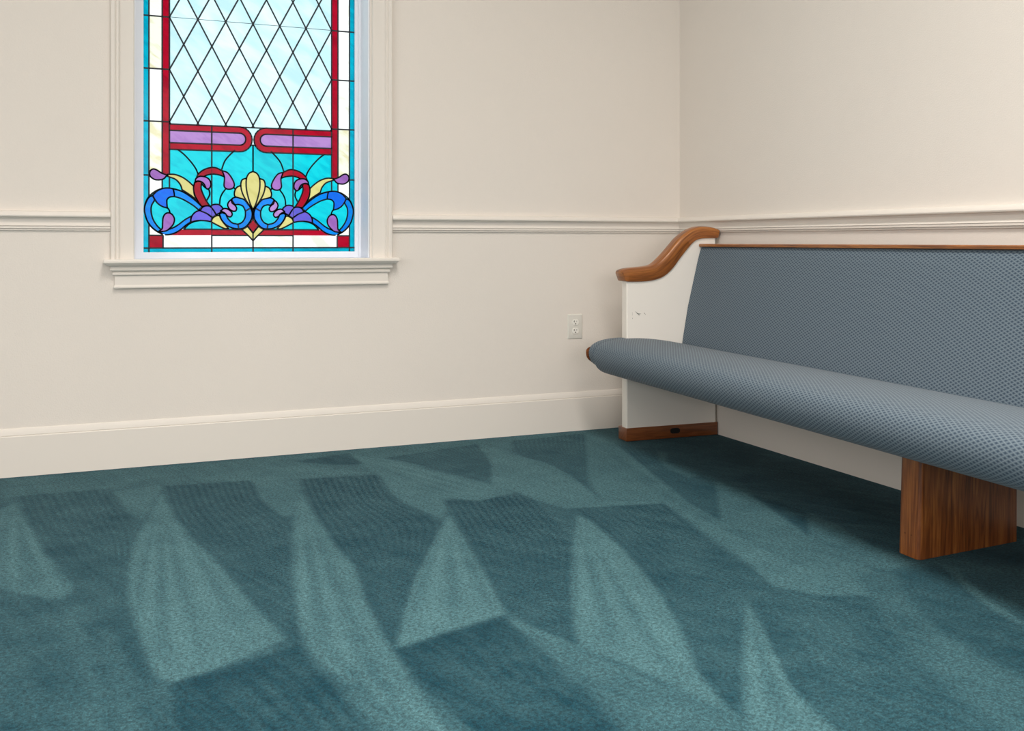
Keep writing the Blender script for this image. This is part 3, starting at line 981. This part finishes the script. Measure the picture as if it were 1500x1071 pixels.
def end_panel(k0, name='end_panel'):
    under = smooth([(-0.010, 0.7215)] + ARM_BOT[2:-1] + [(-0.462, 0.9175)], 5)
    outline = [(0, 0.01), (0, 0.7215)] + under + [(-0.4635, 0.918), (-0.4635, 0.01)]
    secs = []
    r = 0.005
    n = len(outline)

    def inset(o, d):
        res = []
        for i in range(len(o)):
            w, z = o[i]
            ww = w
            if w > -0.001: ww = w - d
            if w < -0.463: ww = w + d
            res.append((ww, z))
        return res
    for k, d in ((k0, r), (k0 + r * 0.3, r * 0.3), (k0 + r, 0), (k0 + PT - r, 0), (k0 + PT - r * 0.3, r * 0.3), (k0 + PT, r)):
        secs.append([L3(w, k, z + 0) for w, z in inset(outline, d)])
    p = loft(name, secs, M_PEWWHITE, pew, sharp=9)
    return p


def armrest(k0):
    T = smooth(ARM_TOP, 5); Bt = smooth(ARM_BOT, 5)
    ka, kb = k0 - 0.010, k0 + PT + 0.018
    secs = []
    n = len(T)
    for i, (t, bo) in enumerate(zip(T, Bt)):
        t = np.array(t); bo = np.array(bo)
        up = (t - bo)
        h = np.linalg.norm(up); up = up / h
        e = 0.0
        if i == 0: e = 0.006
        if i == n - 1: e = 0.005
        prof = [(ka + 0.003, 0.0), (ka, 0.06), (ka, 0.74), (ka + 0.0015, 0.85), (ka + 0.0055, 0.93), (ka + 0.013, 0.98), (ka + 0.022, 1.0),
                ((ka + kb) / 2, 1.015), (kb - 0.022, 1.0), (kb - 0.010, 0.96), (kb - 0.003, 0.87), (kb, 0.74), (kb, 0.06), (kb - 0.003, 0.0)]
        km = (ka + kb) / 2
        ring = []
        for k, s in prof:
            kk = km + (k - km) * (1 - e / 0.035)
            s2 = 0.5 + (s - 0.5) * (1 - e / 0.035)
            q = bo + up * h * s2
            ring.append(L3(q[0], kk, q[1]))
        secs.append(ring)
    return loft('armrest', secs, M_OAK, pew, sharp=40)


def kick(k0):
    # oak shoe round the foot of the panel
    p = boxes('base_block', [(-0.004, 0.470, k0 - 0.004, k0 + PT + 0.026, 0.001, 0.060)], M_OAKDK, pew, bevel=0.003, uvaxis=0)
    bm = bmesh.new()
    c = (0.245, k0 - 0.0062, 0.034)
    prof = [(-0.024, -0.006), (-0.024, 0.006), (-0.015, 0.012), (0.015, 0.012), (0.024, 0.006), (0.024, -0.006), (0.015, -0.012), (-0.015, -0.012)]
    a = [bm.verts.new((c[0] + x, c[1], c[2] + z)) for x, z in prof]
    b2 = [bm.verts.new((c[0] + x * 1.03, c[1] + 0.0022, c[2] + z * 1.05)) for x, z in prof]
    bm.faces.new(a)
    for i in range(8): bm.faces.new((a[i], a[(i + 1) % 8], b2[(i + 1) % 8], b2[i]))
    fix(bm)
    me = bpy.data.meshes.new('bolt_cover'); bm.to_mesh(me); bm.free()
    o = link('bolt_cover', me, M_BLACK, p)
    o['label'] = 'black oval bolt cover'
    return p


pan = end_panel(0.0)
armrest(0.0)
kick(0.0)
end_panel(-LEN - PT); armrest(-LEN - PT); kick(-LEN - PT)

# scuffs on the white panel
def scuff(pts, w=0.0012):
    bm = bmesh.new()
    for (a, b) in zip(pts, pts[1:]):
        a = np.array(a); b = np.array(b); d = (b - a) / np.linalg.norm(b - a); nn = np.array([-d[1], d[0]]) * w
        vs = [bm.verts.new(L3(q[0], -0.0004, q[1])) for q in (a - nn, b - nn * 0.6, b + nn * 0.6, a + nn)]
        bm.faces.new(vs)
    fix(bm)
    me = bpy.data.meshes.new('scuff_mark'); bm.to_mesh(me); bm.free()
    return link('scuff_mark', me, M_SCUFF, pan)


M_SCUFF = paint('scuff_black', (0.04, 0.037, 0.033), 0.7)
for s in ([(-0.045, 0.584), (-0.052, 0.578), (-0.060, 0.570)], [(-0.058, 0.571), (-0.064, 0.567), (-0.061, 0.573)], [(-0.028, 0.579), (-0.029, 0.576)],
          [(-0.028, 0.571), (-0.0285, 0.568)], [(-0.030, 0.556), (-0.029, 0.552)], [(-0.050, 0.575), (-0.072, 0.573)], [(-0.088, 0.577), (-0.095, 0.569)]):
    scuff(s, 0.0009)

# seat cushion: outline (w, z), clockwise from the back top
SEAT = smooth([(-0.330, 0.418), (-0.280, 0.432), (-0.210, 0.446), (-0.145, 0.456), (-0.080, 0.463), (-0.024, 0.465), (0.045, 0.464), (0.100, 0.457),
               (0.138, 0.444), (0.160, 0.424), (0.166, 0.398), (0.158, 0.370), (0.140, 0.350), (0.105, 0.334), (0.060, 0.321), (0.015, 0.3125), (-0.030, 0.311)], 4)
SEAT = SEAT + [(-0.30, 0.313), (-0.335, 0.33), (-0.345, 0.38)]


def cushion(name, prof, k0, k1, mat, parent, r=0.012, step=0.25, z_of=None, far_r=None):
    cx = sum(p[0] for p in prof) / len(prof); cz = sum(p[1] for p in prof) / len(prof)
    ks = []
    fr_ = far_r or r
    for t in (1.0, 0.7, 0.35, 0.12, 0.0):
        ks.append((k0 + r * (1 - math.sqrt(max(0, 1 - (t) ** 2))) * 0 + r * (1 - t), r * (1 - math.sqrt(max(0, 1 - t * t)))))
    near = ks
    far = [(k1 - fr_ * (1 - t), fr_ * (1 - math.sqrt(max(0, 1 - t * t)))) for t in (0.0, 0.12, 0.35, 0.7, 1.0)]
    n = max(1, int((k1 - k0) / step))
    midk = [(k0 + r + (k1 - k0 - r - fr_) * i / n, 0) for i in range(1, n)]
    secs, us = [], []
    for k, ins in near[:] + midk + far:
        ring = []
        for (w, z) in prof:
            d = math.hypot(w - cx, z - cz)
            sx_ = 1 - ins / max(0.03, abs(w - cx)) if abs(w - cx) > 0.05 else 1
            sz_ = 1 - ins / max(0.03, abs(z - cz)) if abs(z - cz) > 0.015 else 1
            zz = cz + (z - cz) * sz_
            ring.append(L3(cx + (w - cx) * sx_, k, zz - (z_of(w, z, k) if z_of else 0)))
        secs.append(ring); us.append(k)
    return loft(name, secs, mat, parent, us=us, sharp=50)


# the cushion is notched round the end panel: main body up to the panel, nose running past it
def sag(w, z, k):
    # the padding is fuller along the middle of the pew than at its ends
    f = 1 - math.exp(min(0, k, -(k + LEN)) / 0.55)
    low = min(1, max(0, (0.43 - z) / 0.09)) * min(1, max(0, (w + 0.30) / 0.2))
    return 0.021 * f * low


mainc = cushion('seat_cushion', SEAT, -LEN, -0.001, M_FAB, pew, far_r=0.004, z_of=sag, step=0.1)
NOSE = [p for p in SEAT if p[0] > 0.004]
i0 = SEAT.index(NOSE[0])
NOSE = SEAT[i0:i0 + len(NOSE)]
NOSE = [(0.004, NOSE[0][1])] + NOSE + [(0.004, NOSE[-1][1])]
nosec = cushion('seat_cushion', NOSE, -0.0012, 0.057, M_FAB, pew, r=0.0005, far_r=0.013)
bm = bmesh.new(); bm.from_mesh(mainc.data); bm.from_mesh(nosec.data); bm.to_mesh(mainc.data); bm.free()
bpy.data.objects.remove(nosec)
# oak end of the seat board beyond the cushion
bd = [(0.010, 0.395), (0.10, 0.420), (0.150, 0.428), (0.172, 0.420), (0.178, 0.402), (0.168, 0.372), (0.12, 0.345), (0.010, 0.33)]
loft('seat_board_end', [[L3(w * s, k, 0.385 + (z - 0.385) * s) for w, z in smooth(bd, 4)] for k, s in ((0.0574, 0.975), (0.0610, 0.975), (0.0625, 0.96))], M_OAKDK, pew)
# black dust cloth folded under the far corner
dc = smooth([(0.0, 0.312), (0.06, 0.322), (0.10, 0.334), (0.085, 0.317), (0.066, 0.305), (0.040, 0.301), (0.004, 0.300)], 3)
loft('dust_cloth', [[L3(w, k, z) for w, z in dc] for k in (0.055, 0.045, 0.02, 0.003)], M_DUST, pew)

# backrest: cushion, oak top rail, back board
def lean(z): return -0.280 - 0.100 * (z - 0.432) / (0.875 - 0.432)


bk = [(lean(0.40) - 0.03, 0.40), (lean(0.42) + 0.000, 0.412), (lean(0.50) + 0.003, 0.50), (lean(0.60) + 0.005, 0.60), (lean(0.70) + 0.005, 0.70), (lean(0.80) + 0.003, 0.80),
      (lean(0.86) + 0.000, 0.86), (lean(0.874) - 0.004, 0.8735), (lean(0.875) - 0.012, 0.875), (lean(0.875) - 0.040, 0.875), (lean(0.40) - 0.045, 0.40)]
cushion('backrest_cushion', bk, -LEN + 0.002, -0.003, M_FAB, pew, r=0.004)
loft('top_rail', [[L3(w, k, z) for w, z in [(-0.377, 0.8755), (-0.372, 0.878), (-0.371, 0.886), (-0.375, 0.8895), (-0.431, 0.8895), (-0.434, 0.886), (-0.434, 0.8755)]]
                  for k in (-LEN + 0.001, -0.002)], M_OAK, pew, sharp=30)
boxes('back_board', [(0.4215, 0.436, -LEN + 0.001, -0.001, 0.30, 0.8753)], M_OAK, pew, uvaxis=1)

# oak centre leg: slab with rounded front edge
def leg(kc, t, name='center_leg'):
    def ring(wf, wb, z):
        pts = []
        r = 0.014
        for a in range(0, 91, 15):
            an = math.radians(a)
            pts.append((wf - r + r * math.cos(an), kc + t / 2 - r + r * math.sin(an)))
        pts += [(wb, kc + t / 2), (wb, kc - t / 2)]
        for a in range(-90, 1, 15):
            an = math.radians(a)
            pts.append((wf - r + r * math.cos(an), kc - t / 2 + r + r * math.sin(an)))
        return [L3(w, k + 0.10 * (wf - w), z) for w, k in pts]
    secs = [ring(-0.006, -0.412, 0.001), ring(-0.010, -0.412, 0.12), ring(-0.0165, -0.412, 0.3125)]
    o = loft(name, secs, M_OAKLEG, pew, sharp=40)
    for dk in (-0.012, 0.012):
        bm = bmesh.new()
        bmesh.ops.create_circle(bm, cap_ends=True, radius=0.0017, segments=8)
        bmesh.ops.rotate(bm, verts=bm.verts, cent=(0, 0, 0), matrix=__import__('mathutils').Matrix.Rotation(math.pi / 2, 3, 'Y'))
        bmesh.ops.translate(bm, verts=bm.verts, vec=(0.0068, kc + dk, 0.064))
        me = bpy.data.meshes.new('nail_hole'); bm.to_mesh(me); bm.free()
        link('nail_hole', me, M_BLACK, o)
    return o


leg(-1.752, 0.085)
leg(-3.25, 0.085)

# ------------------------------------------------------------------ wall outlet
ox, oz = -0.5585, 0.4955
out = empty('wall_outlet', (ox, WALL_Y, oz))
out['label'] = 'white duplex electrical outlet on the back wall left of the pew'
out['category'] = 'outlet'


def ocomp(name, bs, mat, bevel=0.0, parent=out):
    return boxes(name, bs, mat, parent, bevel=bevel)


# plate with sloping edge
hw, hh = 0.0385, 0.0585
secs = [[(-hw, 0, -hh), (hw, 0, -hh), (hw, 0, hh), (-hw, 0, hh)],
        [(-hw, -0.002, -hh), (hw, -0.002, -hh), (hw, -0.002, hh), (-hw, -0.002, hh)],
        [(-hw + 0.003, -0.005, -hh + 0.003), (hw - 0.003, -0.005, -hh + 0.003), (hw - 0.003, -0.005, hh - 0.003), (-hw + 0.003, -0.005, hh - 0.003)],
        [(-hw + 0.007, -0.006, -hh + 0.007), (hw - 0.007, -0.006, -hh + 0.007), (hw - 0.007, -0.006, hh - 0.007), (-hw + 0.007, -0.006, hh - 0.007)]]
loft('cover_plate', secs, M_PLATE, out, sharp=20)
for s in (1, -1):
    cz = 0.0205 * s
    pts = []
    for i in range(32):
        a = 2 * math.pi * i / 32
        x = 0.0175 * math.cos(a); z = 0.0175 * math.sin(a)
        pts.append((x, max(-0.0135, min(0.0135, z))))
    q = loft('receptacle', [[(x * s1, y, cz + z * s1) for x, z in pts] for y, s1 in ((-0.0061, 1.0), (-0.0080, 1.0), (-0.0086, 0.95))], M_RECEP, out, sharp=25)
    boxes('slot', [(-0.0078, -0.0056, -0.0089, -0.0083, cz + 0.000, cz + 0.009), (-0.0105, -0.0056, -0.0089, -0.0083, cz + 0.0035, cz + 0.0055)], M_BLACK, q)
    boxes('slot', [(0.0052, 0.0068, -0.0089, -0.0083, cz + 0.001, cz + 0.008)], M_BLACK, q)
    boxes('ground_hole', [(-0.0024, 0.0024, -0.0089, -0.0083, cz - 0.0095, cz - 0.0045)], M_BLACK, q)
boxes('screw', [(-0.002, 0.002, -0.0075, -0.006, -0.002, 0.002)], M_PLATE, out, bevel=0.0006)

# ------------------------------------------------------------------ light
w = bpy.data.worlds.new('overcast_sky'); bpy.context.scene.world = w
w.use_nodes = True
bg = w.node_tree.nodes['Background']
bg.inputs['Color'].default_value = (0.90, 0.96, 1.0, 1)
bg.inputs['Strength'].default_value = 2.0


def area(name, loc, rot, sx_, sy_, power, col, spread=180):
    d = bpy.data.lights.new(name, 'AREA'); d.shape = 'RECTANGLE'
    d.size = sx_; d.size_y = sy_; d.energy = power; d.color = col
    d.spread = math.radians(spread)
    o = bpy.data.objects.new(name, d); C.objects.link(o)
    o.location = loc; o.rotation_euler = rot
    return o


WARM = (1.0, 0.94, 0.885)
for x, y, p in ((-4.6, -3.5, 5), (-1.95, -3.0, 68), (-4.4, -5.4, 26), (-1.9, -5.2, 86)):
    area('ceiling_lamp', (x, y, RZ1 - 0.03), (0, 0, 0), 0.9, 1.4, p, WARM, 128)
# added unseen fill lights at the left wall and behind the camera
area('left_fill_light', (RX0 + 0.03, -4.8, 1.9), (0, -math.pi / 2, 0), 2.0, 5.0, 100, (1.0, 0.97, 0.97), 175)
area('rear_fill_light', (-2.4, RY0 + 0.03, 1.8), (math.pi / 2, 0, 0), 4.2, 1.9, 88, (1.0, 0.965, 0.95), 175)

# ------------------------------------------------------------------ camera
cd = bpy.data.cameras.new('camera'); cam = bpy.data.objects.new('camera', cd); C.objects.link(cam)
cam.location = CAM.tolist()
cam.rotation_euler = (math.pi / 2, 0, -YAW)
cd.sensor_fit = 'HORIZONTAL'; cd.sensor_width = 36
cd.lens = 36 * FPX / 1500
cd.shift_y = -(535.5 - 354) / 1500
cd.clip_start = 0.05
cd.dof.use_dof = True; cd.dof.focus_distance = 4.2; cd.dof.aperture_fstop = 11
S = bpy.context.scene
S.camera = cam
S.view_settings.view_transform = 'Standard'
S.view_settings.look = 'None'
S.view_settings.gamma = 1
S.view_settings.exposure = 0.05
